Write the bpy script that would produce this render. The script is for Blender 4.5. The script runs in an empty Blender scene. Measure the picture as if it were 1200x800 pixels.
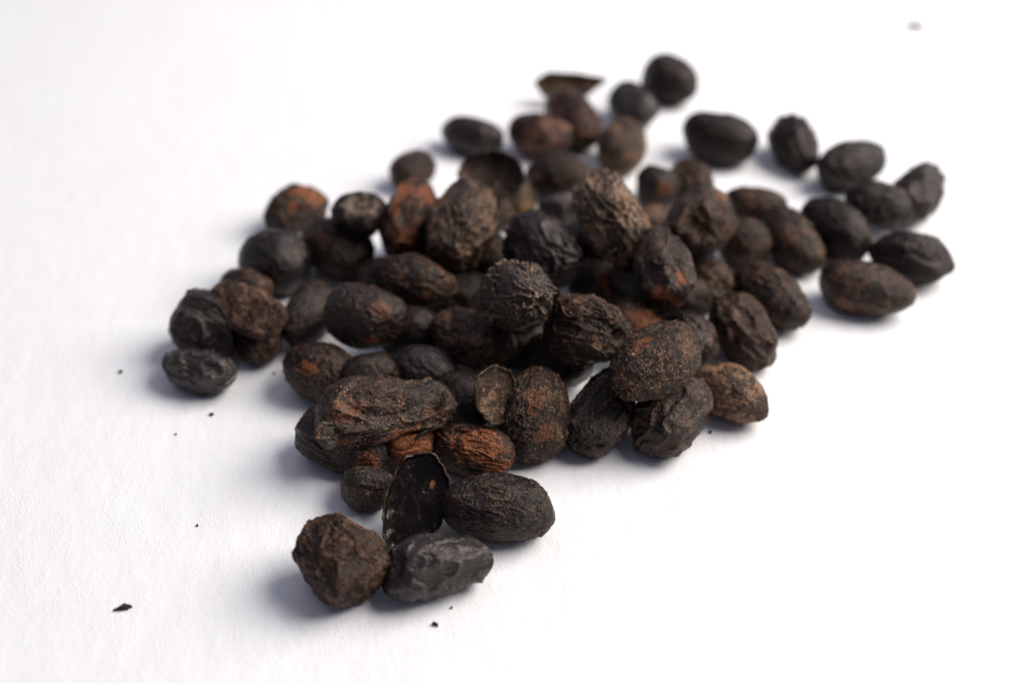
import bpy, bmesh, math
import numpy as np
from mathutils import Vector, Quaternion, Matrix

scene = bpy.context.scene
COL = scene.collection

# ------------------------------------------------------------------ camera
CAM_H, PITCH = 0.156, math.radians(40)
cd = bpy.data.cameras.new('camera')
cam = bpy.data.objects.new('camera', cd)
COL.objects.link(cam)
cam.location = (0, -CAM_H / math.tan(PITCH), CAM_H)
cam.rotation_euler = (math.radians(90) - PITCH, 0, 0)
cd.lens, cd.sensor_width = 42.0, 36.0
cd.clip_start, cd.clip_end = 0.005, 20
cd.dof.use_dof = True
cd.dof.focus_distance = 0.2045
cd.dof.aperture_fstop = 7.9
cd.dof.aperture_blades = 0
scene.camera = cam

# ------------------------------------------------------------------ light: cool room, warm window on the right
world = bpy.data.worlds.new('World')
scene.world = world
world.use_nodes = True
bg = world.node_tree.nodes['Background']
bg.inputs[0].default_value = (0.68, 0.70, 1.0, 1)
bg.inputs[1].default_value = 0.15

def area_light(name, loc, target, sx, sy, watts, colour):
    ld = bpy.data.lights.new(name, 'AREA')
    ld.shape, ld.size, ld.size_y = 'RECTANGLE', sx, sy
    ld.energy, ld.color = watts, colour
    o = bpy.data.objects.new(name, ld)
    COL.objects.link(o)
    o.location = loc
    o.rotation_euler = (Vector(target) - Vector(loc)).to_track_quat('-Z', 'Y').to_euler()
    return o
area_light('window_light', (0.60, 0.14, 0.58), (0.03, 0.02, 0), 0.62, 0.62, 13.2, (1.0, 0.955, 0.90))
area_light('overhead_fill', (-0.20, 0.55, 0.95), (0, 0, 0), 1.3, 1.3, 3.3, (0.86, 0.87, 1.0))  # unseen soft lamp added to lift the shadows on the paper

vs = scene.view_settings
vs.view_transform, vs.look, vs.exposure, vs.gamma = 'Standard', 'None', 0.02, 1.0
vs.use_curve_mapping = False
scene.cycles.use_denoising = True
scene.cycles.max_bounces = 8

# screen directions of the view, used to say on which side of a bean a mark sits
RIGHT = np.array([1.0, 0, 0])
UPV = np.array([0, math.sin(PITCH), math.cos(PITCH)])
TOCAM = np.array([0, -math.cos(PITCH), math.sin(PITCH)])

# ------------------------------------------------------------------ noise (numpy)
def _hash(ix, iy, iz, seed):
    h = (ix * 374761393 + iy * 668265263 + iz * 2147483647 + seed * 974634777) & 0xFFFFFFFF
    h = ((h ^ (h >> 13)) * 1274126177) & 0xFFFFFFFF
    h = ((h ^ (h >> 16)) * 2246822519) & 0xFFFFFFFF
    return (h ^ (h >> 15)) & 0xFFFFFFFF
_G = np.random.default_rng(7).normal(size=(256, 3))
_G /= np.linalg.norm(_G, axis=1)[:, None]
def noise(P, seed=0):
    """gradient noise, about -1..1"""
    P = P + 100.0
    I = np.floor(P).astype(np.int64)
    F = P - I
    U = F * F * F * (F * (F * 6 - 15) + 10)
    out = np.zeros(len(P))
    for dx in (0, 1):
        wx = U[:, 0] if dx else 1 - U[:, 0]
        for dy in (0, 1):
            wy = U[:, 1] if dy else 1 - U[:, 1]
            for dz in (0, 1):
                wz = U[:, 2] if dz else 1 - U[:, 2]
                g = _G[_hash(I[:, 0] + dx, I[:, 1] + dy, I[:, 2] + dz, seed) & 255]
                d = g[:, 0] * (F[:, 0] - dx) + g[:, 1] * (F[:, 1] - dy) + g[:, 2] * (F[:, 2] - dz)
                out += wx * wy * wz * d
    return out * 1.6
def fbm(P, octv, seed=0):
    a, s, t = 1.0, 0.0, 0.0
    for k in range(octv):
        s = s + a * noise(P * 2 ** k, seed + k)
        t += a
        a *= 0.5
    return s / t
def ridged(P, seed=0, sharp=2.0):
    return np.clip(1 - np.abs(noise(P, seed)) * 1.9, 0, 1) ** sharp
def warp(P, amp, f, seed):
    return P + amp * np.stack([noise(P * f, seed), noise(P * f + 7.3, seed + 1), noise(P * f + 13.1, seed + 2)], 1)
def smoothstep(a, b, x):
    t = np.clip((x - a) / (b - a), 0, 1)
    return t * t * (3 - 2 * t)

# ------------------------------------------------------------------ materials
def new_mat(name):
    m = bpy.data.materials.new(name)
    m.use_nodes = True
    return m, m.node_tree, m.node_tree.nodes['Principled BSDF']
def N(nt, typ, **kw):
    n = nt.nodes.new(typ)
    for k, v in kw.items():
        if k.startswith('i_'):
            n.inputs[k[2:].replace('_', ' ')].default_value = v
        else:
            setattr(n, k, v)
    return n
def mathn(nt, op, a, b=None, clamp=False):
    n = nt.nodes.new('ShaderNodeMath')
    n.operation, n.use_clamp = op, clamp
    for i, v in enumerate((a, b)):
        if v is None: continue
        if isinstance(v, (int, float)): n.inputs[i].default_value = v
        else: nt.links.new(v, n.inputs[i])
    return n.outputs[0]
def ramp(nt, fac, p0, p1):
    n = nt.nodes.new('ShaderNodeMapRange')
    n.interpolation_type = 'SMOOTHSTEP'
    nt.links.new(fac, n.inputs['Value'])
    n.inputs['From Min'].default_value, n.inputs['From Max'].default_value = p0, p1
    return n.outputs['Result']
def mixc(nt, fac, a, b):
    n = nt.nodes.new('ShaderNodeMix')
    n.data_type = 'RGBA'
    if isinstance(fac, (int, float)): n.inputs[0].default_value = fac
    else: nt.links.new(fac, n.inputs[0])
    for i, v in ((6, a), (7, b)):
        if isinstance(v, tuple): n.inputs[i].default_value = (*v, 1)
        else: nt.links.new(v, n.inputs[i])
    return n.outputs[2]

def bean_mat(name, base, second, speck, amt=0.5, specks=0.3, rough=0.5, ridge=0.5, patch=(0.3, 0.09, 0.03), gloss=0.33, grain=1.0):
    """dark roasted skin: base colour, a second tone in blotches and on the ridges (part wear, part painted highlight), loose crumbs, patches"""
    m, nt, bs = new_mat(name)
    L = nt.links.new
    tc = N(nt, 'ShaderNodeTexCoord')
    oi = N(nt, 'ShaderNodeObjectInfo')
    off = nt.nodes.new('ShaderNodeVectorMath'); off.operation = 'ADD'
    sc = nt.nodes.new('ShaderNodeVectorMath'); sc.operation = 'SCALE'
    L(tc.outputs['Object'], sc.inputs[0]); sc.inputs['Scale'].default_value = 1000.0     # millimetres
    L(sc.outputs[0], off.inputs[0])
    rnd = mathn(nt, 'MULTIPLY', oi.outputs['Random'], 300.0)
    L(rnd, off.inputs[1])
    V = off.outputs[0]
    def noi(scale, detail=4, rough_=0.6, dist=0.0):
        n = N(nt, 'ShaderNodeTexNoise')
        n.inputs['Scale'].default_value, n.inputs['Detail'].default_value = scale, detail
        n.inputs['Roughness'].default_value, n.inputs['Distortion'].default_value = rough_, dist
        L(V, n.inputs['Vector'])
        return n.outputs['Fac']
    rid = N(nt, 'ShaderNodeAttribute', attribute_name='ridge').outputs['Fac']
    pat = N(nt, 'ShaderNodeAttribute', attribute_name='patch').outputs['Fac']
    big = noi(0.22, 5, 0.62, 0.4)
    mid = noi(0.9, 5, 0.7, 0.3)
    fine = noi(2.6, 4, 0.72)
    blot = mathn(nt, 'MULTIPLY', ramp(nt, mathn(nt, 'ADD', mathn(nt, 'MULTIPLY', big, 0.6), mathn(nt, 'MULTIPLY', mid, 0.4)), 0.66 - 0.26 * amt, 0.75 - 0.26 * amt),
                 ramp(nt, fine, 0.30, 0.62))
    worn_lit = mathn(nt, 'MULTIPLY', mathn(nt, 'MULTIPLY', rid, ramp(nt, mid, 0.35, 0.62)), ridge)  # paler ridges: part rubbed skin, part highlight painted into the colour
    f1 = mathn(nt, 'MAXIMUM', mathn(nt, 'MULTIPLY', blot, min(1.0, 0.55 + amt * 0.5)), worn_lit, True)
    base = tuple(x * 0.6 for x in base)
    tint = mixc(nt, ramp(nt, noi(0.5, 3), 0.4, 0.62), base, tuple(c * 0.65 + d * 0.12 for c, d in zip(base, second)))
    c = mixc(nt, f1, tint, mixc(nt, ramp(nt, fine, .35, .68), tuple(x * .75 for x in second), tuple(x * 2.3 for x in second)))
    vor = N(nt, 'ShaderNodeTexVoronoi', feature='F1')
    vor.inputs['Scale'].default_value = 2.3
    L(V, vor.inputs['Vector'])
    crumb = mathn(nt, 'MULTIPLY', ramp(nt, mathn(nt, 'SUBTRACT', mathn(nt, 'SUBTRACT', mathn(nt, 'MULTIPLY', noi(1.3, 3), 1.6), 0.42), vor.outputs['Distance']), 0.0, 0.14), ramp(nt, noi(0.33, 4, 0.65), 0.635 - 0.20 * specks, 0.70 - 0.20 * specks))
    pick = mathn(nt, 'GREATER_THAN', N_sep(nt, vor.outputs['Color']), 0.62 - 0.35 * specks)
    crumb = mathn(nt, 'MULTIPLY', crumb, pick)
    c = mixc(nt, mathn(nt, 'MULTIPLY', crumb, 0.8), c, speck)
    pm = mathn(nt, 'MULTIPLY', pat, ramp(nt, mid, 0.32, 0.55), True)
    c = mixc(nt, pm, c, mixc(nt, ramp(nt, fine, 0.35, 0.7), tuple(x * 0.45 for x in patch), patch))
    L(c, bs.inputs['Base Color'])
    r = mathn(nt, 'ADD', rough - 0.23, mathn(nt, 'MULTIPLY', mathn(nt, 'SUBTRACT', mid, 0.5), 0.35))
    r = mathn(nt, 'ADD', r, mathn(nt, 'MULTIPLY', mathn(nt, 'MAXIMUM', f1, crumb), 0.22), True)
    L(r, bs.inputs['Roughness'])
    bs.inputs['Specular IOR Level'].default_value = gloss
    bs.inputs['Specular Tint'].default_value = (1.0, 0.88, 0.80, 1)       # warm brown specular tint
    # relief finer than the mesh
    cz = mathn(nt, 'ABSOLUTE', mathn(nt, 'SUBTRACT', noi(0.85, 3, 0.6, 0.8), 0.5))          # leathery creases
    cf = mathn(nt, 'ABSOLUTE', mathn(nt, 'SUBTRACT', noi(2.0, 3, 0.6, 0.5), 0.5))
    h = mathn(nt, 'ADD', mathn(nt, 'MULTIPLY', cz, 1.1), mathn(nt, 'MULTIPLY', cf, 0.8))
    h = mathn(nt, 'ADD', h, mathn(nt, 'MULTIPLY', crumb, 0.30))
    h = mathn(nt, 'ADD', h, mathn(nt, 'MULTIPLY', fine, 0.35))
    b = N(nt, 'ShaderNodeBump')
    b.inputs['Strength'].default_value = min(1.0, 1.0 * grain)
    b.inputs['Distance'].default_value = 0.00034 * grain
    L(h, b.inputs['Height']); L(b.outputs[0], bs.inputs['Normal'])
    return m
def N_sep(nt, colour):
    s = nt.nodes.new('ShaderNodeSeparateColor')
    nt.links.new(colour, s.inputs[0])
    return s.outputs[0]

MAT = {
 'black': bean_mat('black_skin', (.0050, .0043, .0052), (.080, .037, .020), (.26, .13, .065), .42, .40, .42, .60, gloss=.45),
 'grey': bean_mat('grey_skin', (.028, .025, .028), (.060, .042, .034), (.24, .14, .09), .40, .25, .42, .45, gloss=.5, grain=.8),
 'blue': bean_mat('blueblack_skin', (.0050, .0050, .0080), (.060, .034, .023), (.20, .11, .06), .28, .2, .42, .45, gloss=.45, grain=.9),
 'dark': bean_mat('dark_skin', (.0065, .0052, .0062), (.055, .029, .021), (.16, .09, .06), .40, .15, .50, .45, grain=.9),
 'brown': bean_mat('brown_skin', (.0070, .0048, .0045), (.120, .056, .030), (.26, .13, .07), .55, .4, .48, .6),
 'warm': bean_mat('warm_brown_skin', (.026, .014, .009), (.185, .100, .054), (.40, .22, .11), .80, .5, .52, .5, grain=1.2),
 'net': bean_mat('net_wrinkled_skin', (.0065, .0055, .0055), (.250, .165, .108), (.30, .17, .09), .0, .2, .38, .8, gloss=.45),  # pale ridge colour paints the light along the wrinkle crests
 'tan': bean_mat('tan_skin', (.014, .009, .007), (.135, .074, .042), (.34, .18, .09), .70, .5, .54, .65),
 'sand': bean_mat('sandy_skin', (.018, .012, .009), (.230, .145, .093), (.42, .26, .15), .74, .4, .54, .9, patch=(.38, .14, .05)),
 'rust': bean_mat('rust_skin', (.008, .006, .005), (.120, .040, .018), (.40, .14, .06), .56, .5, .46, .6),
 'rustbrown': bean_mat('chestnut_skin', (.020, .010, .007), (.135, .058, .034), (.3, .14, .08), .75, .15, .5, .4),
 'tanrust': bean_mat('crumby_skin', (.009, .007, .007), (.115, .062, .035), (.40, .20, .10), .58, .85, .46, .65, grain=1.6),
 'ochre': bean_mat('ochre_skin', (.040, .022, .008), (.150, .080, .026), (.3, .2, .08), .7, .1, .55, .4),
 'orangetip': bean_mat('orange_tipped_skin', (.012, .008, .006), (.085, .036, .018), (.3, .12, .05), .55, .3, .42, .5, patch=(.36, .12, .038)),
 'palecap': bean_mat('pale_hollow_skin', (.007, .006, .006), (.055, .033, .024), (.3, .2, .14), .38, .3, .46, .5, patch=(.22, .155, .115)),
 'rustpatch': bean_mat('rust_patched_skin', (.008, .006, .006), (.100, .058, .040), (.3, .14, .07), .48, .4, .38, .75, patch=(.38, .11, .035)),
 'inner': bean_mat('inner_shell', (.008, .006, .006), (.034, .021, .015), (.3, .15, .08), .30, .2, .36, .5, gloss=.4, grain=.5, patch=(.50, .22, .10)),
 'innerpale': bean_mat('pale_inner_shell', (.042, .026, .018), (.140, .084, .056), (.40, .20, .10), .7, .5, .62, .5, gloss=.15, grain=1.6),
 'rimcol': bean_mat('shell_rim', (.020, .014, .010), (.170, .105, .065), (.4, .3, .2), .5, .2, .42, .3, grain=.8),
 'torn': bean_mat('torn_skin', (.007, .006, .006), (.110, .056, .032), (.46, .20, .09), .42, .55, .40, .75, gloss=.45, grain=1.1, patch=(.25, .09, .038)),
 'huskcol': bean_mat('flat_husk', (.026, .015, .010), (.150, .080, .048), (.36, .20, .12), .7, .4, .5, .6, patch=(.2, .09, .04)),
 'chipcol': bean_mat('husk_chip_skin', (.050, .028, .015), (.160, .095, .050), (.3, .2, .1), .7, .1, .6, .3, patch=(.4, .2, .1)),
}

# ------------------------------------------------------------------ meshes
_ico = {}
def ico(level):
    if level not in _ico:
        bm = bmesh.new()
        bmesh.ops.create_icosphere(bm, subdivisions=level, radius=1.0)
        v = np.array([x.co[:] for x in bm.verts])
        f = np.array([[x.index for x in fc.verts] for fc in bm.faces], dtype=np.int32)
        bm.free()
        _ico[level] = (v / np.linalg.norm(v, axis=1)[:, None], f)
    return _ico[level]

def mesh_from(name, V, F, mat, attrs):
    me = bpy.data.meshes.new(name)
    n, k = len(F), F.shape[1]
    me.vertices.add(len(V)); me.vertices.foreach_set('co', np.ascontiguousarray(V, dtype=np.float32).ravel())
    me.loops.add(n * k); me.loops.foreach_set('vertex_index', np.ascontiguousarray(F, dtype=np.int32).ravel())
    me.polygons.add(n); me.polygons.foreach_set('loop_start', np.arange(0, n * k, k, dtype=np.int32))
    me.update(calc_edges=True)
    me.polygons.foreach_set('use_smooth', np.ones(n, dtype=bool))
    for an, vals in attrs.items():
        a = me.attributes.new(an, 'FLOAT', 'POINT')
        a.data.foreach_set('value', np.asarray(vals, dtype=np.float32))
    me.materials.append(mat)
    me.update()
    return me

#  facets n, facet depth, facet softness, low lumps, ridges amp, ridge freq, ridge stretch, sharp, grit amp, folds amp, cracks
SHAPES = {
 'smooth':  dict(nf=6,  fd=.91, lump=.05, ra=.026, rf=2.6, rs=.40, grit=.008, fold=.03, crack=.03),
 'rough':   dict(nf=7,  fd=.90, lump=.045, ra=.040, rf=3.2, rs=.55, grit=.030, fold=.035, crack=.05),
 'wrinkle': dict(nf=8,  fd=.88, lump=.045, ra=.115, rf=2.4, rs=.45, grit=.014, fold=.03, crack=.05),
 'crumple': dict(nf=12, fd=.84, lump=.045, ra=.058, rf=3.0, rs=.50, grit=.014, fold=.07, crack=.05),
 'fold':    dict(nf=10, fd=.85, lump=.05, ra=.030, rf=2.2, rs=.45, grit=.008, fold=.11, crack=.05),
 'groove':  dict(nf=7,  fd=.89, lump=.045, ra=.068, rf=3.2, rs=.24, grit=.014, fold=.03, crack=.12),
 'pointed': dict(nf=8,  fd=.90, lump=.05, ra=.026, rf=3.0, rs=.50, grit=.018, fold=.03, crack=.03),
 'dent':    dict(nf=8,  fd=.88, lump=.05, ra=.035, rf=2.6, rs=.50, grit=.012, fold=.05, crack=.04),
 'net':     dict(nf=8,  fd=.90, lump=.04, ra=.14, rf=2.7, rs=.60, grit=.010, fold=.02, crack=.04),
 'torn':    dict(nf=5,  fd=.90, lump=.08, ra=.040, rf=3.0, rs=.60, grit=.024, fold=.08, crack=.06),
}

def bean_mesh(name, dims, shape, mat, level, seed, patches=(), dents=(), taper=None, waist=0.0, waist_at=0.0, square=None):
    """dims: half sizes in mm (x = long axis). patches: (dir, angular radius, strength). dents: (dir, radius, depth)"""
    S = SHAPES[shape]
    rng = np.random.default_rng(seed)
    U, F = ico(level)
    a, b, c = dims
    tp = rng.uniform(-.10, .10) if taper is None else taper
    # blunt superellipsoid outline
    e = square or (2.2 if shape in ('smooth', 'pointed') else rng.uniform(2.1, 2.5))
    rad = (np.abs(U) ** e).sum(1) ** (-1 / e)
    rad = 1 + (rad - 1) * 0.9
    for _ in range(S['nf']):                                   # shrunken flats with soft ridges between them
        d = rng.normal(size=3); d[0] *= .8; d /= np.linalg.norm(d)
        lim = rng.uniform(S['fd'], .99)
        cs = U @ d
        plane = np.where(cs > .2, lim / np.maximum(cs, .2), 9.0)
        k = 26.0
        rad = -np.log(np.exp(-k * rad) + np.exp(-k * plane)) / k
    P = U * rad[:, None]
    P /= np.abs(P).max(0)                                       # keep the stated size
    x = P[:, 0].copy()
    w = (1 + tp * x) * (1 - waist * np.exp(-((x - waist_at) / .30) ** 2))
    if shape == 'pointed': w = w * (1 - .20 * smoothstep(.15, 1.0, x))
    P[:, 1] *= w; P[:, 2] *= w
    P[:, 1] += rng.uniform(-.10, .10) * (x * x - .4)
    P = P * np.array([a, b, c])
    Nn = U / np.array([a, b, c]); Nn /= np.linalg.norm(Nn, axis=1)[:, None]
    Q = P / b                                                  # noise space: bean half widths
    st = np.array([S['rs'], 1, 1])
    disp = S['lump'] * fbm(Q * 1.1, 2, seed * 11 + 1)
    fw = warp(Q * np.array([.7, 1, 1]), .35, 1.3, seed * 11 + 3)
    fo = ridged(fw * 1.15, seed * 11 + 4, 3.5)
    disp += S['fold'] * (fo - .25)
    rw = warp(Q * st, .22, 2.2, seed * 11 + 5)
    r1 = ridged(rw * S['rf'], seed * 11 + 6, 4.5)
    r2 = ridged(rw * S['rf'] * 2.1 + 3.3, seed * 11 + 7, 3.5)
    r3 = ridged(warp(Q * st, .12, 4.0, seed + 5) * S['rf'] * 4.2 + 9.3, seed * 11 + 13, 1.6)
    gate = smoothstep(-.45, .35, noise(Q * 1.3, seed * 11 + 8))
    gate = .3 + .7 * gate
    disp += S['ra'] * gate * ((r1 - .2) + .55 * (r2 - .3) + .22 * (r3 - .3)) + .010 * gate * (r3 - .3)
    cr = ridged(warp(Q * np.array([.35, 1, 1]), .3, 1.5, seed * 11 + 9) * 1.5, seed * 11 + 10, 9.0)
    disp -= S['crack'] * cr * smoothstep(-.1, .4, noise(Q * .9, seed * 11 + 2))
    g = fbm(Q * 11, 3 if level > 6 else 2, seed * 11 + 12)
    gg = smoothstep(-.4, .3, noise(Q * 1.7, seed * 5 + 2))
    disp += S['grit'] * (g + .8 * np.abs(noise(Q * 17, seed + 3))) * (.35 + .65 * gg)
    for d, r, dep in dents:
        d = np.asarray(d) / np.linalg.norm(d)
        ang = np.arccos(np.clip(U @ d, -1, 1)) / r
        wob = 1 + .25 * noise(Q * 1.8, seed + 77)
        disp += -dep * (1 - smoothstep(.35, 1.0, ang * wob)) + .015 * np.exp(-((ang * wob - 1.08) / .16) ** 2)
    P = P + Nn * (disp * b)[:, None]
    P *= np.array([a, b, c]) / np.percentile(np.abs(P), 99.3, axis=0)
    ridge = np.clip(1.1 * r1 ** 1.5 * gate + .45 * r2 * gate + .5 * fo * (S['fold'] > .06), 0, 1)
    pt = np.zeros(len(P))
    for d, r, s in patches:
        d = np.asarray(d) / np.linalg.norm(d)
        ang = np.arccos(np.clip(U @ d, -1, 1)) / r * (1 + .5 * noise(Q * 2.2, seed + 55))
        pt = np.maximum(pt, s * (1 - smoothstep(.78, 1.0, ang * (1 + .3 * noise(Q * 6, seed + 56)))))
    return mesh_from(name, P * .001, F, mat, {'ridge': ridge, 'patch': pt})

def cup_mesh(name, dims, mat, seed, rings=56, seg=180, th=.09, outline=None, rough=.02, patches=(), bulge=0.0):
    """half a bean skin: outer wall, inner wall and a rounded rim between them, opening along +z"""
    a, b, c = dims
    t = np.linspace(0, 2 * np.pi, seg, endpoint=False)
    ro = 1 + .05 * np.sin(2 * t + seed) + .035 * np.sin(3 * t + 2 * seed) + .02 * np.sin(7 * t + seed) + .02 * np.sin(17 * t) * np.sin(2 * t + seed)
    if outline is not None: ro = outline(t)
    zr = .10 * np.sin(2 * t + seed * 1.7) + .07 * np.sin(5 * t + seed) + .05 * np.sin(11 * t + 2 * seed) * np.sin(3 * t)
    rows = []
    rr = np.sin(np.linspace(0, 1, rings) * np.pi / 2)
    for k, r in enumerate(rr):                                  # outer wall, pole to rim
        rows.append((r, -np.sqrt(max(0, 1 - r * r)), r))
    for k in range(1, 6):                                       # the rim
        ph = k / 6 * np.pi
        rows.append((1 - th * .5 + th * .5 * math.cos(ph), th * .75 * math.sin(ph), 1))
    for r in rr[::-1]:
        q = -np.sqrt(max(0, 1 - r * r)) * (1 - th * 1.6)
        rows.append((r * (1 - th), q + bulge * (1 - r * r), r))
    V = []
    for (r, z, fr) in rows:
        X = a * r * ro * np.cos(t); Y = b * r * ro * np.sin(t)
        Z = c * (z + zr * fr * fr)
        V.append(np.stack([X, Y, Z], 1))
    V = np.concatenate(V)
    nr = len(rows)
    i = np.arange(nr - 1)[:, None] * seg; j = np.arange(seg)[None]; j2 = (j + 1) % seg
    F = np.stack([i + j, i + j2, i + seg + j2, i + seg + j], -1).reshape(-1, 4)
    Q = V / b
    V = V + (rough * b * (fbm(warp(Q, .3, 1.5, seed) * 2.2, 3, seed)) * 1.6 + rough * .7 * b * ridged(Q * np.array([.6, 1, 1]) * 2.4, seed + 4, 3))[:, None] * np.array([.35, .35, 1])
    pt = np.zeros(len(V))
    for (px, py, r, s) in patches:
        d = np.hypot(V[:, 0] / a - px, V[:, 1] / b - py) / r * (1 + .5 * noise(Q * 3, seed + 9))
        pt = np.maximum(pt, s * (1 - smoothstep(.6, 1.05, d)))
    ridge = ridged(Q * 2.4, seed + 4, 3) * .8
    me = mesh_from(name, V * .001, F, mat, {'ridge': ridge, 'patch': pt})
    me['rim_loop'] = 0
    return me, (t, ro, zr)

def tube_mesh(name, pts, radii, mat, closed=True, seg=8):
    pts = np.asarray(pts, float); n = len(pts)
    nx = np.roll(pts, -1, 0) - np.roll(pts, 1, 0)
    if not closed:
        nx[0] = pts[1] - pts[0]; nx[-1] = pts[-1] - pts[-2]
    nx /= np.linalg.norm(nx, axis=1)[:, None]
    up = np.array([0, 0, 1.0])
    s = np.cross(nx, up); s /= np.linalg.norm(s, axis=1)[:, None]
    u = np.cross(s, nx)
    V = []
    for i in range(n):
        for k in range(seg):
            ph = 2 * np.pi * k / seg
            V.append(pts[i] + radii[i] * (math.cos(ph) * s[i] + math.sin(ph) * u[i]))
    F = []
    for i in range(n if closed else n - 1):
        i2 = (i + 1) % n
        for k in range(seg):
            k2 = (k + 1) % seg
            F.append((i * seg + k, i * seg + k2, i2 * seg + k2, i2 * seg + k))
    V = np.array(V); F = np.array(F)
    if not closed:
        V = np.vstack([V, pts[0], pts[-1]]); e = len(V)
        F = np.vstack([F, [(k, (k + 1) % seg, e - 2, e - 2) for k in range(0)] or np.zeros((0, 4), int)])
    return mesh_from(name, V * .001, F, mat, {'ridge': np.full(len(V), .5), 'patch': np.zeros(len(V))})

def place(name, me, loc, quat, parent=None):
    o = bpy.data.objects.new(name, me)
    COL.objects.link(o)
    o.rotation_mode = 'QUATERNION'
    o.location, o.rotation_quaternion = loc, quat
    if parent: o.parent = parent
    return o
def tag(o, label, cat, group=None):
    o['label'], o['category'] = label, cat
    if group: o['group'] = group
    return o
def local_dir(q, right, up, toward):
    """a direction given as seen from the front of the heap -> the bean's own axes"""
    w = RIGHT * right + UPV * up + TOCAM * toward
    R = np.array(Quaternion(q).to_matrix())
    return R.T @ (w / np.linalg.norm(w))

# ------------------------------------------------------------------ the paper
def paper():
    m, nt, bs = new_mat('white_paper')
    L = nt.links.new
    tc = N(nt, 'ShaderNodeTexCoord')
    mp = N(nt, 'ShaderNodeMapping')
    mp.inputs['Rotation'].default_value = (0, 0, math.radians(32))
    mp.inputs['Scale'].default_value = (2300, 1300, 1000)
    L(tc.outputs['Object'], mp.inputs[0])
    def noi(scale, detail, r=.55, vec=mp.outputs[0]):
        n = N(nt, 'ShaderNodeTexNoise')
        n.inputs['Scale'].default_value, n.inputs['Detail'].default_value, n.inputs['Roughness'].default_value = scale, detail, r
        L(vec, n.inputs['Vector'])
        return n.outputs['Fac']
    tooth = noi(1.35, 3)
    broad = noi(.02, 3)
    fleck = ramp(nt, noi(.9, 2, .4), .735, .80)
    c = mixc(nt, ramp(nt, broad, .35, .7), (.84, .84, .845), (.825, .82, .83))
    c = mixc(nt, mathn(nt, 'MULTIPLY', fleck, .35), c, (.42, .36, .33))
    L(c, bs.inputs['Base Color'])
    bs.inputs['Roughness'].default_value = .85
    bs.inputs['Specular IOR Level'].default_value = .25
    b = N(nt, 'ShaderNodeBump')
    b.inputs['Strength'].default_value = .5
    b.inputs['Distance'].default_value = .00020
    L(mathn(nt, 'MULTIPLY', mathn(nt, 'ADD', tooth, mathn(nt, 'MULTIPLY', noi(.45, 3), .4)), mathn(nt, 'ADD', .25, ramp(nt, noi(.10, 3), .3, .7))), b.inputs['Height']); L(b.outputs[0], bs.inputs['Normal'])
    n = 90
    xs = np.linspace(-1.2, 1.2, n)
    X, Y = np.meshgrid(xs, xs)
    V = np.stack([X.ravel(), Y.ravel(), np.zeros(n * n)], 1)
    i = np.arange(n - 1)[:, None] * n + np.arange(n - 1)[None]
    F = np.stack([i, i + 1, i + n + 1, i + n], -1).reshape(-1, 4)
    me = mesh_from('paper', V, F, m, {})
    o = bpy.data.objects.new('paper', me)
    COL.objects.link(o)
    o['kind'] = 'structure'
paper()

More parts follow.
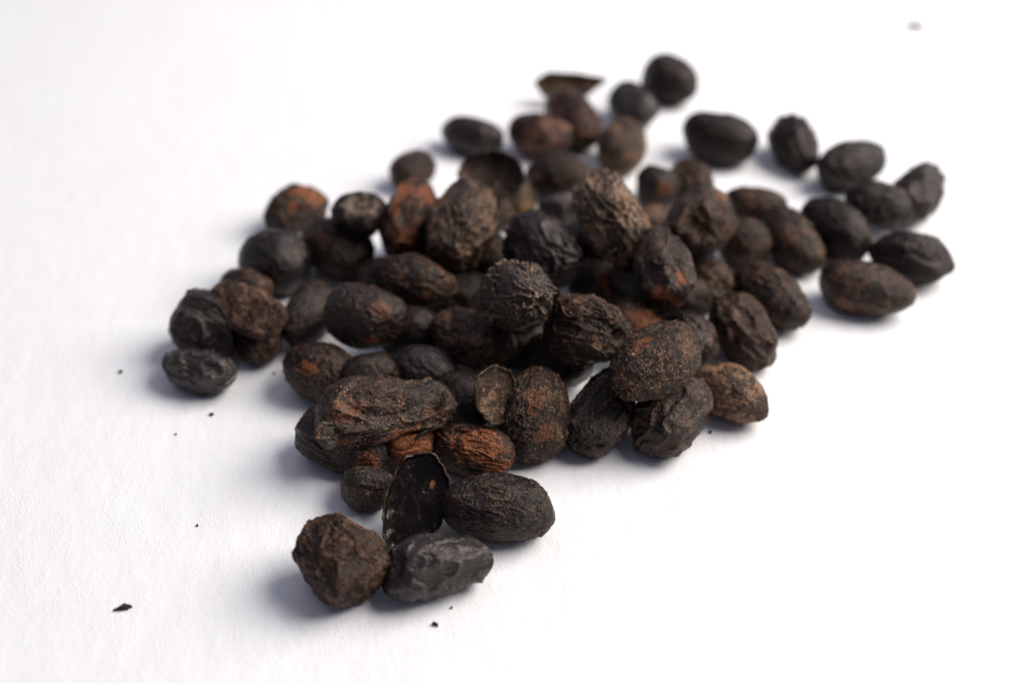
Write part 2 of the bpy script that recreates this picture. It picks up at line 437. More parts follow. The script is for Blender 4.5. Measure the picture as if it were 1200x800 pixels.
# centre (m), half sizes (mm), orientation quaternion, skin shape, colouring, mesh level, label
BEANS = [
    ((-0.0275, -0.0614, 0.0059), (7.87, 6.63, 6.10), (0.916, 0.256, 0.019, -0.309), 'crumple', 'brown', 7, 'angular dark bean nearest the camera, leftmost of the two at the front tip'),
    ((-0.0120, -0.0617, 0.0046), (9.00, 5.24, 4.82), (0.936, 0.334, 0.033, 0.109), 'fold', 'grey', 7, 'grey folded bean with a pointed right tip, touching the angular front bean'),
    ((-0.0024, -0.0495, 0.0051), (9.80, 5.78, 5.32), (0.933, 0.357, -0.016, -0.049), 'rough', 'black', 7, 'long blackened oval bean right of the open shell, above the pointed grey bean'),
    ((-0.0251, -0.0436, 0.0035), (4.59, 4.11, 3.78), (0.930, 0.345, -0.038, -0.120), 'crumple', 'black', 6, 'small round black bean under the big torn bean, left of open shell'),
    ((-0.0068, -0.0355, 0.0044), (7.45, 5.01, 4.61), (0.920, 0.363, -0.048, -0.143), 'groove', 'rust', 7, 'rust-red grooved bean directly above the long front oval bean'),
    ((0.0042, -0.0282, 0.0065), (9.08, 6.70, 6.17), (0.643, 0.148, 0.187, -0.728), 'rough', 'tanrust', 7, 'egg-shaped bean dusted with orange-brown crumbs, standing beside the pale half shell'),
    ((0.0164, -0.0267, 0.0054), (8.75, 5.63, 5.18), (0.824, 0.229, -0.081, 0.512), 'groove', 'black', 7, 'black finely grooved bean, left one of the pair under the crumb-covered bean'),
    ((0.0289, -0.0280, 0.0058), (8.74, 6.24, 5.74), (0.861, 0.246, -0.066, 0.440), 'fold', 'black', 7, 'black bean with a folded skin, right one of the pair under the crumb-covered bean'),
    ((0.0257, -0.0243, 0.0156), (9.52, 6.45, 5.94), (0.894, 0.317, 0.051, 0.313), 'rough', 'tanrust', 7, 'crumb-covered brown bean lying across two black beans at the right front'),
    ((0.0412, -0.0207, 0.0047), (8.05, 5.27, 4.85), (0.870, 0.370, -0.111, -0.305), 'pointed', 'warm', 6, 'smooth brown bean tapering to a blunt point at the right edge of the heap front'),
    ((0.0345, -0.0066, 0.0051), (6.55, 5.69, 5.24), (0.794, 0.304, -0.016, -0.527), 'wrinkle', 'black', 6, 'black bean mostly hidden right behind the crumb-covered bean'),
    ((0.0459, -0.0036, 0.0054), (8.56, 5.57, 5.12), (0.777, 0.335, 0.011, -0.532), 'fold', 'brown', 6, 'bean with shiny creased folds just above the smooth pointed brown bean'),
    ((0.0139, -0.0149, 0.0149), (8.28, 6.52, 6.00), (0.890, 0.406, -0.065, -0.199), 'wrinkle', 'brown', 7, 'strongly ridged bean right of the pale-wrinkled round one in the heap middle'),
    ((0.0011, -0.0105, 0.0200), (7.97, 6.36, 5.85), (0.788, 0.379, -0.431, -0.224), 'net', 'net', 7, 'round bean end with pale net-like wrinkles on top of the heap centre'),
    ((-0.0076, -0.0087, 0.0082), (8.99, 5.60, 5.15), (0.893, 0.378, -0.083, -0.228), 'rough', 'tan', 7, 'brownish rough oval bean below left of the round wrinkled one'),
    ((-0.0200, 0.0067, 0.0108), (8.99, 5.14, 4.73), (0.893, 0.420, -0.061, -0.150), 'groove', 'brown', 6, 'slim bean split by a long lengthwise crack, left of heap centre'),
    ((-0.0280, -0.0060, 0.0113), (8.27, 6.45, 5.94), (0.900, 0.394, -0.066, -0.174), 'rough', 'black', 6, 'plump speckled bean with an orange dot, left part of heap'),
    ((-0.0366, -0.0151, 0.0051), (7.54, 5.70, 5.24), (0.909, 0.353, -0.069, -0.209), 'rough', 'brown', 6, 'dull brown bean with one pale scar, above left of big torn bean'),
    ((-0.0168, -0.0151, 0.0048), (7.52, 5.37, 4.94), (0.907, 0.378, -0.063, -0.175), 'smooth', 'grey', 6, 'smooth slate-grey bean peeking out right behind the big torn bean'),
    ((-0.0412, 0.0031, 0.0046), (7.96, 5.17, 4.75), (0.789, 0.283, 0.090, 0.538), 'smooth', 'black', 6, 'smooth black bean upright between left clump and plump speckled bean'),
    ((-0.0603, -0.0132, 0.0040), (7.83, 4.57, 4.20), (0.916, 0.348, -0.060, -0.188), 'fold', 'grey', 6, 'crumpled grey bean at the far left bottom, leftmost of all'),
    ((-0.0551, 0.0107, 0.0053), (5.68, 4.37, 4.02), (0.901, 0.414, -0.047, -0.117), 'smooth', 'brown', 6, 'small brown bean showing above the left clump with the brown husk'),
    ((-0.0501, 0.0187, 0.0063), (7.86, 6.89, 6.34), (0.895, 0.419, -0.057, -0.139), 'smooth', 'blue', 6, 'smooth blue-black round bean at the left edge below the orange-tipped one'),
    ((-0.0490, 0.0409, 0.0048), (7.80, 5.38, 4.95), (0.842, 0.431, 0.133, 0.297), 'crumple', 'orangetip', 6, 'bean with a bright orange patch at its upper right, left rim of heap'),
    ((-0.0379, 0.0243, 0.0058), (8.77, 6.44, 5.93), (0.887, 0.394, -0.087, -0.227), 'rough', 'brown', 6, 'brown bean under the broken-topped bean at the left'),
    ((-0.0323, 0.0248, 0.0143), (5.95, 4.83, 4.44), (0.884, 0.463, -0.027, -0.058), 'dent', 'palecap', 6, 'broken-topped bean showing a pale hollow, left rim of heap'),
    ((-0.0236, 0.0588, 0.0041), (5.93, 4.62, 4.25), (0.840, 0.419, 0.137, 0.316), 'smooth', 'brown', 5, 'small brown bean poking out above the heap, upper left'),
    ((-0.0215, 0.0247, 0.0137), (9.30, 5.77, 5.30), (0.744, 0.226, -0.026, 0.628), 'fold', 'rust', 6, 'upright bean with peeling orange-brown husk strips, upper left of heap'),
    ((-0.0107, 0.0173, 0.0166), (10.43, 7.22, 6.64), (0.763, 0.228, -0.027, 0.604), 'wrinkle', 'tan', 6, 'large dull brown upright bean beside the one with peeling strips'),
    ((0.0062, 0.0110, 0.0149), (9.07, 6.93, 6.38), (0.845, 0.348, -0.056, -0.402), 'wrinkle', 'blue', 6, 'blue-black wrinkled bean just behind the round pale-wrinkled one'),
    ((0.0200, 0.0148, 0.0202), (10.53, 6.21, 5.71), (0.788, 0.296, -0.013, -0.540), 'wrinkle', 'sand', 7, 'sandy tan wrinkled bean standing highest on the heap'),
    ((0.0298, 0.0018, 0.0170), (9.91, 5.66, 5.21), (0.733, 0.228, 0.022, -0.640), 'fold', 'rustpatch', 6, 'upright bean with rust patch and silvery folds, right of the tallest tan bean'),
    ((0.0398, 0.0218, 0.0144), (8.47, 6.81, 6.27), (0.845, 0.232, 0.008, 0.481), 'fold', 'brown', 6, 'bean with a bright ridge line along its right side, upper right heap'),
    ((0.0506, 0.0276, 0.0050), (6.21, 5.56, 5.12), (0.862, 0.446, -0.100, -0.221), 'smooth', 'brown', 6, 'dull roundish bean low between two larger ones on the right side'),
    ((0.0557, 0.0437, 0.0039), (7.42, 4.43, 4.07), (0.863, 0.470, -0.080, -0.168), 'rough', 'brown', 6, 'flat-lying brown bean on the upper right rim of heap'),
    ((0.0614, 0.0286, 0.0050), (9.41, 5.38, 4.95), (0.769, 0.328, -0.083, -0.543), 'rough', 'brown', 6, 'mottled bean at the right rim next to the scattered outer group'),
    ((0.0535, 0.0088, 0.0050), (9.83, 5.61, 5.17), (0.817, 0.355, -0.134, -0.435), 'groove', 'brown', 6, 'long brown bean slanting down right above the bean with shiny folds'),
    ((0.0416, 0.0135, 0.0043), (5.47, 4.97, 4.57), (0.787, 0.304, -0.062, -0.532), 'dent', 'tan', 6, 'small ochre-brown bean with a hollow end, right middle of heap'),
    ((0.0338, 0.0503, 0.0047), (5.62, 5.32, 4.90), (0.821, 0.375, -0.158, -0.400), 'smooth', 'rustpatch', 6, 'small round bean with a reddish cheek right of the tallest tan bean'),
    ((0.0423, 0.0534, 0.0042), (6.08, 4.75, 4.37), (0.797, 0.336, -0.170, -0.472), 'crumple', 'brown', 6, 'small angular bean beside the reddish-cheeked round one, upper right'),
    ((0.0266, 0.0670, 0.0053), (8.10, 5.99, 5.51), (0.768, 0.131, -0.052, 0.625), 'smooth', 'tan', 5, 'grey-brown upright egg-shaped bean behind the tallest tan bean'),
    ((0.0310, 0.0885, 0.0048), (7.44, 5.43, 4.99), (0.793, 0.342, -0.147, -0.482), 'rough', 'grey', 5, 'grey bean touching the farthest dark round bean'),
    ((0.0418, 0.1006, 0.0058), (7.91, 6.28, 5.78), (0.829, 0.481, -0.130, -0.254), 'rough', 'dark', 5, 'farthest bean, dark and round, at the top of the scatter'),
    ((0.0153, 0.0805, 0.0054), (10.28, 5.98, 5.50), (0.793, 0.295, -0.095, -0.524), 'smooth', 'rust', 5, 'reddish brown bean tucked under the brown husk chip at the back'),
    ((0.0070, 0.0730, 0.0051), (8.45, 5.65, 5.20), (0.858, 0.475, -0.087, -0.178), 'smooth', 'rustbrown', 5, 'smooth chestnut-brown oval bean at the back, left of reddish one'),
    ((-0.0100, 0.0744, 0.0043), (8.26, 4.81, 4.42), (0.862, 0.475, -0.076, -0.157), 'smooth', 'blue', 5, 'blue-black bean at the back left, just above the dark open shell'),
    ((0.0016, 0.0476, 0.0034), (6.42, 3.67, 3.37), (0.731, 0.161, 0.078, -0.659), 'smooth', 'ochre', 5, 'narrow ochre-yellow bean between open shell and back middle of heap'),
    ((0.0112, 0.0541, 0.0047), (8.15, 5.17, 4.76), (0.871, 0.475, -0.055, -0.114), 'smooth', 'brown', 5, 'low brown bean behind left of the tallest tan bean'),
    ((0.0509, 0.0708, 0.0059), (9.53, 6.47, 5.95), (0.847, 0.484, -0.099, -0.197), 'smooth', 'dark', 5, 'smooth black oval bean lying alone behind the upper right of heap'),
    ((0.0693, 0.0691, 0.0050), (8.83, 5.59, 5.14), (0.735, 0.284, -0.117, -0.604), 'fold', 'dark', 5, 'upright black bean standing alone left of the outer right group'),
    ((0.0811, 0.0592, 0.0053), (9.18, 5.86, 5.40), (0.882, 0.391, 0.094, 0.247), 'rough', 'dark', 5, 'dark bean at the top left of the outer right group'),
    ((0.0933, 0.0470, 0.0050), (9.93, 5.68, 5.22), (0.860, 0.132, -0.012, 0.493), 'fold', 'dark', 5, 'slim black bean slanting up at the top right corner of outer group'),
    ((0.0827, 0.0395, 0.0069), (7.75, 5.14, 4.73), (0.870, 0.482, -0.044, -0.091), 'crumple', 'dark', 5, 'dark bean in the middle of the outer right group'),
    ((0.0715, 0.0325, 0.0053), (9.37, 5.83, 5.36), (0.795, 0.376, -0.155, -0.451), 'rough', 'dark', 5, 'dark bean leaning down right, left side of the outer group'),
    ((0.0855, 0.0215, 0.0051), (8.83, 5.65, 5.20), (0.868, 0.464, -0.074, -0.158), 'crumple', 'dark', 5, 'faceted dark bean farthest to the right in the picture'),
    ((0.0735, 0.0110, 0.0051), (9.89, 5.65, 5.20), (0.875, 0.450, -0.078, -0.161), 'smooth', 'brown', 6, 'large smooth brown bean at the near end of the outer right group'),
    ((0.0181, 0.0124, 0.0049), (6.53, 5.50, 5.06), (0.877, 0.414, -0.092, -0.225), 'rough', 'rustpatch', 5, 'half-hidden bean with an orange spot in the gap below the tallest bean'),
    ((0.0242, -0.0053, 0.0084), (5.89, 4.80, 4.42), (0.864, 0.368, -0.118, -0.323), 'rough', 'rust', 5, 'rusty bean showing in the gap above the crumb-covered bean'),
    ((0.0090, -0.0123, 0.0060), (6.80, 5.23, 4.81), (0.904, 0.409, -0.046, -0.118), 'rough', 'black', 5, 'shadowed bean in the dark gap under the strongly ridged bean'),
    ((-0.0204, -0.0026, 0.0048), (7.40, 5.42, 4.99), (0.904, 0.409, -0.046, -0.118), 'smooth', 'dark', 5, 'shadowed bean between plump speckled bean and rough oval bean'),
    ((-0.0111, 0.0088, 0.0052), (7.34, 5.79, 5.33), (0.892, 0.412, -0.069, -0.173), 'rough', 'black', 5, 'shadowed bean in the gap right of the long cracked bean'),
    ((-0.0082, -0.0228, 0.0057), (6.71, 4.89, 4.50), (0.903, 0.355, -0.077, -0.230), 'smooth', 'black', 5, 'shadowed bean behind the pale half shell'),
    ((-0.0042, 0.0205, 0.0047), (6.56, 5.45, 5.01), (0.809, 0.219, -0.047, -0.543), 'rough', 'brown', 5, 'dim brown bean low between the large dull upright and blue-black ones'),
    ((0.0017, -0.0055, 0.0046), (6.06, 5.20, 4.78), (0.906, 0.423, -0.000, 0.000), 'rough', 'black', 5, 'hidden bean below the round pale-wrinkled one'),
    ((0.0166, 0.0255, 0.0052), (6.86, 5.71, 5.26), (0.889, 0.458, -0.000, 0.000), 'rough', 'black', 5, 'shadowed bean under the tallest tan bean'),
    ((0.0249, 0.0057, 0.0098), (8.02, 5.31, 4.89), (0.737, 0.128, -0.079, -0.659), 'smooth', 'dark', 5, 'shadowed bean left of the one with rust patch and silvery folds'),
    ((0.0316, 0.0366, 0.0038), (6.32, 4.34, 3.99), (0.884, 0.467, -0.000, 0.000), 'smooth', 'tan', 5, 'dim brown bean lying flat under the reddish-cheeked round one'),
    ((0.0121, 0.0426, 0.0037), (6.69, 4.22, 3.88), (0.880, 0.458, 0.052, 0.115), 'crumple', 'grey', 5, 'small grey crumpled bean between low brown bean and tallest bean'),
    ((-0.0181, -0.0338, 0.0040), (5.63, 4.57, 4.21), (0.902, 0.358, 0.078, 0.230), 'groove', 'rust', 6, 'orange-red bean showing under the right edge of big torn bean'),
    ((0.0035, 0.0093, 0.0048), (6.59, 5.45, 5.01), (0.868, 0.359, -0.115, -0.324), 'rough', 'black', 5, 'bean buried under the heap centre'),
    ((-0.0145, 0.0199, 0.0069), (7.23, 5.60, 5.15), (0.869, 0.356, -0.114, -0.325), 'smooth', 'black', 5, 'bean buried under the large dull upright bean'),
    ((0.0370, 0.0255, 0.0051), (7.39, 5.72, 5.26), (0.848, 0.404, -0.131, -0.318), 'smooth', 'black', 5, 'bean buried under the one with a bright ridge line'),
    ((-0.0259, 0.0135, 0.0050), (6.80, 5.51, 5.07), (0.895, 0.445, -0.000, 0.000), 'smooth', 'black', 5, 'bean buried under the left half of heap'),
    ((-0.0058, 0.0392, 0.0048), (6.55, 5.36, 4.93), (0.882, 0.470, -0.000, 0.000), 'smooth', 'brown', 5, 'dim bean under the dark open shell'),
    ((0.0055, 0.0232, 0.0046), (6.25, 5.11, 4.71), (0.891, 0.455, -0.000, 0.000), 'smooth', 'black', 5, 'bean buried under the blue-black wrinkled one'),
    ((0.0350, 0.0077, 0.0050), (5.96, 5.05, 4.65), (0.899, 0.439, -0.000, 0.000), 'smooth', 'black', 5, 'dark bean in the shade between ochre bean and crumb-covered bean'),
    ((-0.0264, -0.0184, 0.0071), (5.44, 4.62, 4.25), (0.912, 0.410, -0.000, 0.000), 'rough', 'black', 5, 'dark bean in the shade behind the big torn bean'),
    ((-0.0224, 0.0279, 0.0046), (6.48, 5.19, 4.77), (0.881, 0.406, -0.090, -0.225), 'smooth', 'black', 5, 'dark bean under the one with peeling husk strips'),
    ((0.0018, -0.0027, 0.0131), (6.16, 5.30, 4.87), (0.869, 0.356, -0.114, -0.325), 'rough', 'black', 5, 'bean propping up the round pale-wrinkled one'),
    ((0.0201, 0.0225, 0.0134), (7.52, 5.55, 5.10), (0.794, 0.285, -0.050, -0.534), 'rough', 'black', 5, 'bean propping up the tallest tan bean'),
]
SPECIAL = {
    'open_shell_front': ((-0.0163, -0.0488, 0.0055), (8.74, 5.34, 2.67), (0.717, 0.296, -0.189, 0.602)),
    'half_shell_pale': ((-0.0032, -0.0285, 0.0114), (5.96, 3.93, 1.96), (0.780, 0.264, -0.114, 0.556)),
    'open_shell_back': ((-0.0042, 0.0416, 0.0134), (7.56, 5.67, 2.84), (0.869, 0.460, -0.027, -0.178)),
    'torn_husk': ((-0.0227, -0.0320, 0.0103), (12.94, 7.16, 4.30), (0.912, 0.395, 0.040, 0.107)),
    'torn_kernel': ((-0.0303, -0.0336, 0.0047), (9.11, 5.35, 4.92), (0.918, 0.328, -0.063, -0.211)),
    'clump_left': ((-0.0603, -0.0027, 0.0063), (7.34, 6.96, 6.41), (0.910, 0.353, -0.042, -0.215)),
    'clump_husk': ((-0.0518, -0.0033, 0.0109), (8.75, 4.80, 2.16), (0.903, 0.350, -0.029, -0.246)),
    'clump_right': ((-0.0507, -0.0038, 0.0041), (6.04, 4.71, 4.33), (0.863, 0.192, 0.015, -0.467)),
    'husk_chip': ((0.0151, 0.0983, 0.0050), (9.50, 5.79, 3.47), (0.856, 0.515, -0.006, -0.030)),
}
# flakes and crumbs: place (m), length, width, height (mm), turn, seed, colouring, label, name
FLAKES = [
    ((-0.0622, -0.0665), 3.56, 1.15, 0.63, 0.37, 5, 'black', 'dark pointed flake lying alone on the paper at lower left', 'husk_flake'),
    ((-0.0122, -0.0698), 0.76, 1.22, 0.56, 0.98, 6, 'black', 'tiny black crumb just below the pointed grey bean', 'husk_crumb'),
    ((-0.0097, -0.0665), 0.38, 0.55, 0.28, 0.00, 7, 'black', 'faint speck right beside the tiny black crumb below the grey bean', 'husk_crumb'),
    ((-0.0569, -0.0216), 1.24, 0.97, 0.35, 0.24, 8, 'grey', 'small grey flake on the paper below the leftmost crumpled bean', 'husk_crumb'),
    ((-0.0772, -0.0094), 1.06, 1.01, 0.35, 0.00, 9, 'grey', 'blurred grey crumb on the paper far left of the crumpled bean', 'husk_crumb'),
    ((0.1191, 0.1445), 6.56, 5.05, 0.35, 0.00, 10, 'black', 'out-of-focus dark flake alone at the top right of the paper', 'husk_crumb'),
    ((0.0369, -0.0264), 0.78, 0.79, 0.35, 0.00, 11, 'black', 'small dark crumb on the paper below the pointed brown bean', 'husk_crumb'),
    ((-0.0540, -0.0492), 0.51, 0.59, 0.28, 0.49, 12, 'grey', 'tiny crumb left of the angular front bean, above the pointed flake', 'husk_crumb'),
    ((-0.0468, -0.0099), 0.71, 0.84, 0.28, 0.00, 13, 'grey', 'speck on the paper right of the left clump', 'husk_crumb'),
    ((-0.0625, -0.0269), 0.56, 0.63, 0.21, 0.00, 14, 'rust', 'faint brownish speck below left of the small grey flake', 'husk_crumb'),
]
HEAP = 'dried dark beans heaped and scattered on white paper'
# marks that single beans out: index -> patches ((right, up, toward), radius, strength), dents ((right, up, toward), radius, depth)
PATCH = {
 4: [((.1, .3, 1), .75, 1.0), ((.5, -.5, .6), .5, .9)],
 5: [((-.1, .5, 1), .3, .5), ((.25, -.3, 1), .3, .5)],
 17: [((-.25, .15, 1), .28, .9)],
 16: [((.1, -.7, .7), .2, 1.0), ((.4, .2, .9), .25, .5)],
 23: [((.7, .6, .5), .62, 1.0), ((.2, 0, 1), .25, .8)],
 25: [((.1, .35, 1), .75, 1.0)],
 27: [((-.4, .7, .6), .45, 1.0), ((.7, .8, .5), .4, 1.0), ((0, -.6, .9), .4, .7)],
 30: [((.8, .1, .5), .22, .8), ((.5, -.7, .6), .16, .8)],
 31: [((-.35, -.55, 1), .34, .9), ((.35, .05, 1), .2, .8), ((.1, -.75, .8), .22, .7)],
 32: [((.5, .7, .5), .25, .7)],
 38: [((.2, -.25, 1), .34, .7)],
 56: [((.2, .3, 1), .45, 1.0)],
 57: [((.1, .3, 1), .6, 1.0)],
 68: [((.3, .2, 1), 1.0, 1.0)],
 8: [((-.35, .6, .7), .22, .8)],
}
DENT = {
 0: [((.55, .2, .8), .55, .16), ((-.3, .75, .5), .5, .10)],
 1: [((-.6, .1, .8), .5, .08)],
 7: [((.2, .4, 1), .4, .10)],
 11: [((-.1, .5, .9), .4, .16), ((.4, -.1, 1), .35, .12)],
 12: [((.7, -.1, .7), .35, .12)],
 13: [((.45, -.35, .8), .33, .14)],
 20: [((-.2, .1, 1), .4, .2), ((.45, .2, .9), .35, .16)],
 25: [((.1, .45, .8), .72, .34)],
 27: [((.1, .1, 1), .5, .12)],
 31: [((.2, .2, 1), .4, .14)],
 32: [((-.2, -.1, 1), .6, .14)],
 37: [((.3, -.1, 1), .45, .25)],
 40: [],
 49: [((.2, .2, 1), .4, .1)],
}
EXTRA = {1: dict(taper=-.12), 9: dict(taper=-.05), 5: dict(taper=.12, square=2.0), 8: dict(square=2.15), 2: dict(square=2.2, taper=.02), 54: dict(taper=0), 30: dict(square=2.9, taper=.02), 40: dict(square=2.1), 55: dict(taper=-.12), 6: dict(taper=-.16), 42: dict(square=2.2), 13: dict(square=2.3)}
SHOWN_SMALL = 56
for i, (loc, dims, q, shape, colour, level, label) in enumerate(BEANS):
    lv = level if level >= 6 else (6 if i < SHOWN_SMALL else 5)
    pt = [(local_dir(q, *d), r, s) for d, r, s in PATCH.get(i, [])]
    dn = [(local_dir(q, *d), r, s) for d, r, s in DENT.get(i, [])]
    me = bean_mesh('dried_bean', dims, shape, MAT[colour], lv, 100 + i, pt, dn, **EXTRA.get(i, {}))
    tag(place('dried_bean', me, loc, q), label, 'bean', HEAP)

def root(name, loc, q, label, cat):
    o = bpy.data.objects.new(name, None)
    o.empty_display_size = .005
    COL.objects.link(o)
    o.rotation_mode = 'QUATERNION'
    o.location, o.rotation_quaternion = loc, q
    return tag(o, label, cat)

def shell(key, name, label, mat, rim_mat, seed, depth, th, rim_r, patches=(), bulge=0.0, tilt=None, outline=None):
    loc, dims, q = SPECIAL[key]
    qq = Quaternion(q)
    if tilt:                                                    # turn the opening, as seen from the front
        ax = RIGHT * tilt[1] + UPV * tilt[2] + TOCAM * tilt[3]
        qq = Quaternion(Vector(ax), math.radians(tilt[0])) @ qq
    r = root(name, loc, qq, label, 'husk')
    d = (dims[0], dims[1], depth * dims[1])
    me, (t, ro, zr) = cup_mesh('shell_wall', d, mat, seed, th=th, patches=patches, bulge=bulge, outline=outline)
    place('shell_wall', me, (0, 0, d[2] * .00035), (1, 0, 0, 0), r)
    k = 1 - th * .45
    rr = rim_r * np.clip(.75 + .55 * np.sin(3 * t + seed) + .3 * np.sin(13 * t) + .2 * np.sin(29 * t), .12, 2)
    pts = np.stack([d[0] * k * ro * np.cos(t), d[1] * k * ro * np.sin(t), d[2] * (zr + th * .65)], 1)
    pts += .12 * np.stack([noise(pts * 1.1, seed), noise(pts * 1.1 + 9, seed), noise(pts * 1.1 + 5, seed)], 1)
    place('rim', tube_mesh('rim', pts, rr, rim_mat), (0, 0, d[2] * .00035), (1, 0, 0, 0), r)
    return r
shell('open_shell_front', 'open_bean_shell', 'open black half shell with a thin pale rim, standing among the front beans', MAT['inner'], MAT['rimcol'], 3, .55, .06, .17,
      patches=[(.42, -.40, .10, 1.0)], bulge=.42)
shell('half_shell_pale', 'half_bean_shell', 'pale brown crescent half shell leaning against the egg-shaped crumb-dusted bean', MAT['innerpale'], MAT['rimcol'], 5, .45, .08, .14, bulge=.6,
      tilt=(24, 0, 1, 0))
shell('open_shell_back', 'open_bean_shell', 'dark hollow half shell with grey lip at the upper left back of heap', MAT['brown'], MAT['grey'], 8, .42, .08, .30, tilt=(-18, 1, 0, 0))

# the big torn bean: black kernel below, crinkled skin lying over it
loc, dims, q = SPECIAL['torn_husk']
r = root('torn_bean', loc, q, 'largest bean, torn open with crinkled rusty skin and black lobe at lower left', 'bean')
base = Matrix.Translation(loc) @ Quaternion(q).to_matrix().to_4x4()
inv = base.inverted()
def under(name, me, wloc, wq, mat_inv, parent):
    M = mat_inv @ (Matrix.Translation(wloc) @ Quaternion(wq).to_matrix().to_4x4())
    return place(name, me, M.to_translation(), M.to_quaternion(), parent)
def ld(a, b, c, qq=q): return local_dir(qq, a, b, c)
me = bean_mesh('torn_skin', dims, 'torn', MAT['torn'], 7, 301,
               [(ld(-.5, .15, 1), .30, .7), (ld(.3, -.75, .6), .4, .9), (ld(.8, -.1, .6), .22, .6), (ld(-.35, -.5, .8), .18, .5)],
               [(ld(.05, .2, 1), .55, .12), (ld(.2, 1, .2), .5, .14), (ld(.35, -.9, .3), .5, .16)], taper=-.17, waist=.20, waist_at=.38, square=2.3)
place('torn_skin', me, (0, 0, 0), (1, 0, 0, 0), r)
kl, kd, kq = SPECIAL['torn_kernel']
under('kernel', bean_mesh('kernel', kd, 'groove', MAT['black'], 7, 302, [(ld(.5, -.4, .8, kq), .35, .8)], [(ld(.3, .5, .9, kq), .4, .12)], taper=-.12), kl, kq, inv, r)
# pale torn edge sagging from the right end down to the kernel
s = np.linspace(0, 1, 60)
ex = dims[0] * (.97 - .92 * s ** .8); ey = -dims[1] * (.15 + 1.15 * s ** .9 + .12 * np.sin(s * 9)); ez = dims[2] * (.35 + .1 * np.sin(6 * s))
pts = np.stack([ex, ey, ez], 1); pts += .28 * np.stack([noise(pts * .5, 1), noise(pts * .5 + 4, 2), noise(pts * .5 + 8, 3)], 1)
rad_ = .34 * np.sin(np.pi * np.clip(s, .03, .97)) ** .5
place('torn_edge', tube_mesh('torn_edge', pts, rad_, MAT['rimcol'], closed=False), (0, 0, 0), (1, 0, 0, 0), r)
fme, _ = cup_mesh('skin_flap', (3.4, 2.2, .7), MAT['black'], 11, rings=18, seg=60, th=.5, bulge=.5, outline=lambda t: 1 + .28 * np.cos(3 * t) + .1 * np.sin(5 * t))
fl = place('skin_flap', fme, (-dims[0] * .00074, -dims[1] * .00022, dims[2] * .00085), Quaternion((0.3, .6, .8), .8), r)
nub = bean_mesh('nub', (1.5, .9, .6), 'fold', MAT['innerpale'], 6, 303)
place('nub', nub, (dims[0] * .00084, dims[1] * .0001, dims[2] * .0007), Quaternion((0, 0, 1), 1.2), r)

# the left clump: two lobes with a flat brown husk across them
loc, dims, q = SPECIAL['clump_left']
r = root('husked_bean_clump', loc, q, 'left clump of two black lobes with a flat brown husk stuck across', 'bean')
inv = (Matrix.Translation(loc) @ Quaternion(q).to_matrix().to_4x4()).inverted()
place('lobe', bean_mesh('lobe', dims, 'fold', MAT['blue'], 7, 311, [], [(ld(.4, -.3, 1, q), .4, .08)]), (0, 0, 0), (1, 0, 0, 0), r)
l2, d2, q2 = SPECIAL['clump_right']
under('lobe', bean_mesh('lobe', d2, 'crumple', MAT['brown'], 6, 312), l2, q2, inv, r)
l3, d3, q3 = SPECIAL['clump_husk']
under('husk', bean_mesh('husk', (d3[0], d3[1], d3[2]), 'smooth', MAT['huskcol'], 7, 313, [], [(ld(.1, .1, 1, q3), .9, .10)], square=2.8), l3, q3, inv, r)

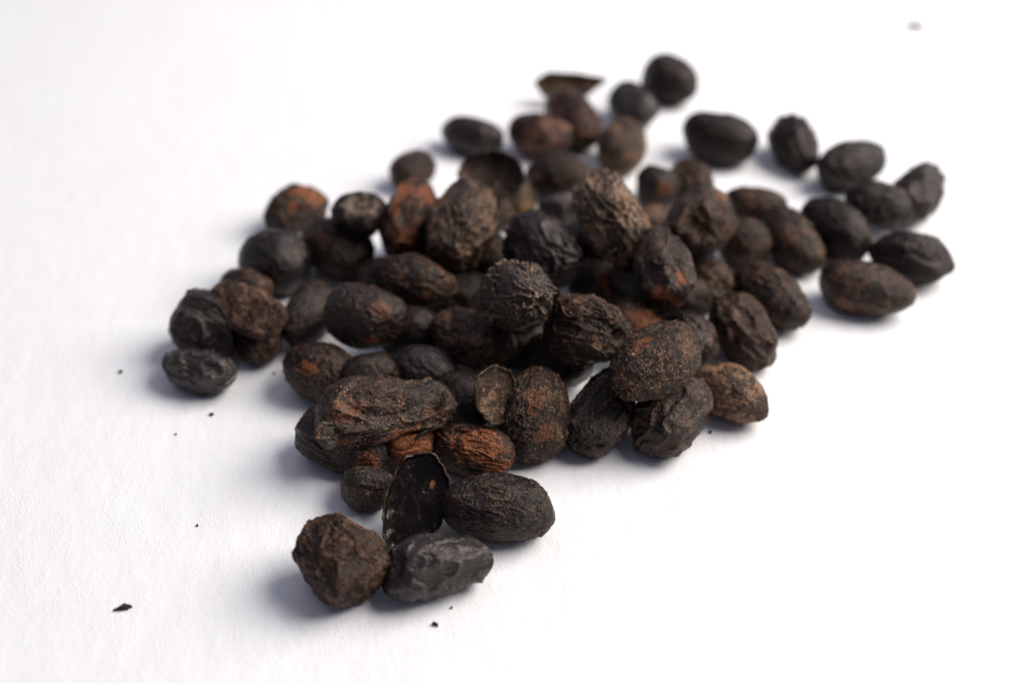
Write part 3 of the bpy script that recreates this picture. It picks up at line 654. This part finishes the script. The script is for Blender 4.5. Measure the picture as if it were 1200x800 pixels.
# the husk chip at the back
loc, dims, q = SPECIAL['husk_chip']
r = root('husk_chip', loc, q, 'flat triangular brown husk chip pointing right, at the back above reddish bean', 'husk')
def tri(t):
    pts = np.array([(-1, .15), (-.62, .62), (.2, .62), (1.1, .45), (.45, -.45), (-.1, -.95), (-.75, -.45)])
    out = []
    for th in t:
        d = np.array([math.cos(th), math.sin(th)])
        best = 1.0
        for k in range(len(pts)):
            p, e = pts[k], pts[(k + 1) % len(pts)] - pts[k]
            den = d[0] * e[1] - d[1] * e[0]
            if abs(den) < 1e-9: continue
            s_ = (p[0] * e[1] - p[1] * e[0]) / den
            u_ = (p[0] * d[1] - p[1] * d[0]) / den
            if s_ > 0 and -1e-6 <= u_ <= 1 + 1e-6: best = s_
        out.append(best)
    out = np.array(out)
    return (out + np.roll(out, 1) + np.roll(out, -1)) / 3
cme, _ = cup_mesh('husk_wall', (dims[0], dims[1], dims[2] * .8), MAT['chipcol'], 21, rings=24, seg=120, th=.16, outline=tri, bulge=.5)
place('husk_wall', cme, (0, 0, dims[2] * .0004), (1, 0, 0, 0), r)

# flakes and crumbs lying on the paper
def flake(x, y, lx, ly, h, rot, seed, mat, label, name='husk_flake', grp=None):
    rng = np.random.default_rng(seed)
    n = 9
    ang = np.sort(rng.uniform(0, 2 * np.pi, n) * .3 + np.linspace(0, 2 * np.pi, n, endpoint=False) * 1.0)
    rr = rng.uniform(.7, 1.1, n)
    X, Y = lx / 2 * rr * np.cos(ang), ly / 2 * rr * np.sin(ang)
    if name == 'husk_flake': Y *= 1 - .75 * np.clip(-X / (lx / 2), -.2, 1)
    bot = np.stack([X, Y, np.zeros(n)], 1)
    top = np.stack([X * .86, Y * .8, h * (.75 + .3 * rng.uniform(size=n)) * (1 + .5 * X / lx)], 1)
    V = np.vstack([bot, top, [[0, 0, h * 1.15]], [[0, 0, 0]]])
    F = []
    for k in range(n):
        k2 = (k + 1) % n
        F += [(k, k2, n + k2), (k, n + k2, n + k), (n + k, n + k2, 2 * n), (k2, k, 2 * n + 1)]
    me = mesh_from(name, V * .001, np.array(F), mat, {'ridge': np.zeros(len(V)), 'patch': np.zeros(len(V))})
    me.polygons.foreach_set('use_smooth', np.zeros(len(F), dtype=bool))
    tag(place(name, me, (x, y, .00005), Quaternion((0, 0, 1), rot)), label, 'flake' if name == 'husk_flake' else 'crumb', grp)
for (x, y), lx, ly, h, rot, seed, col, label, nm in FLAKES:
    flake(x, y, lx, ly, h, rot, seed, MAT[col], label, nm)
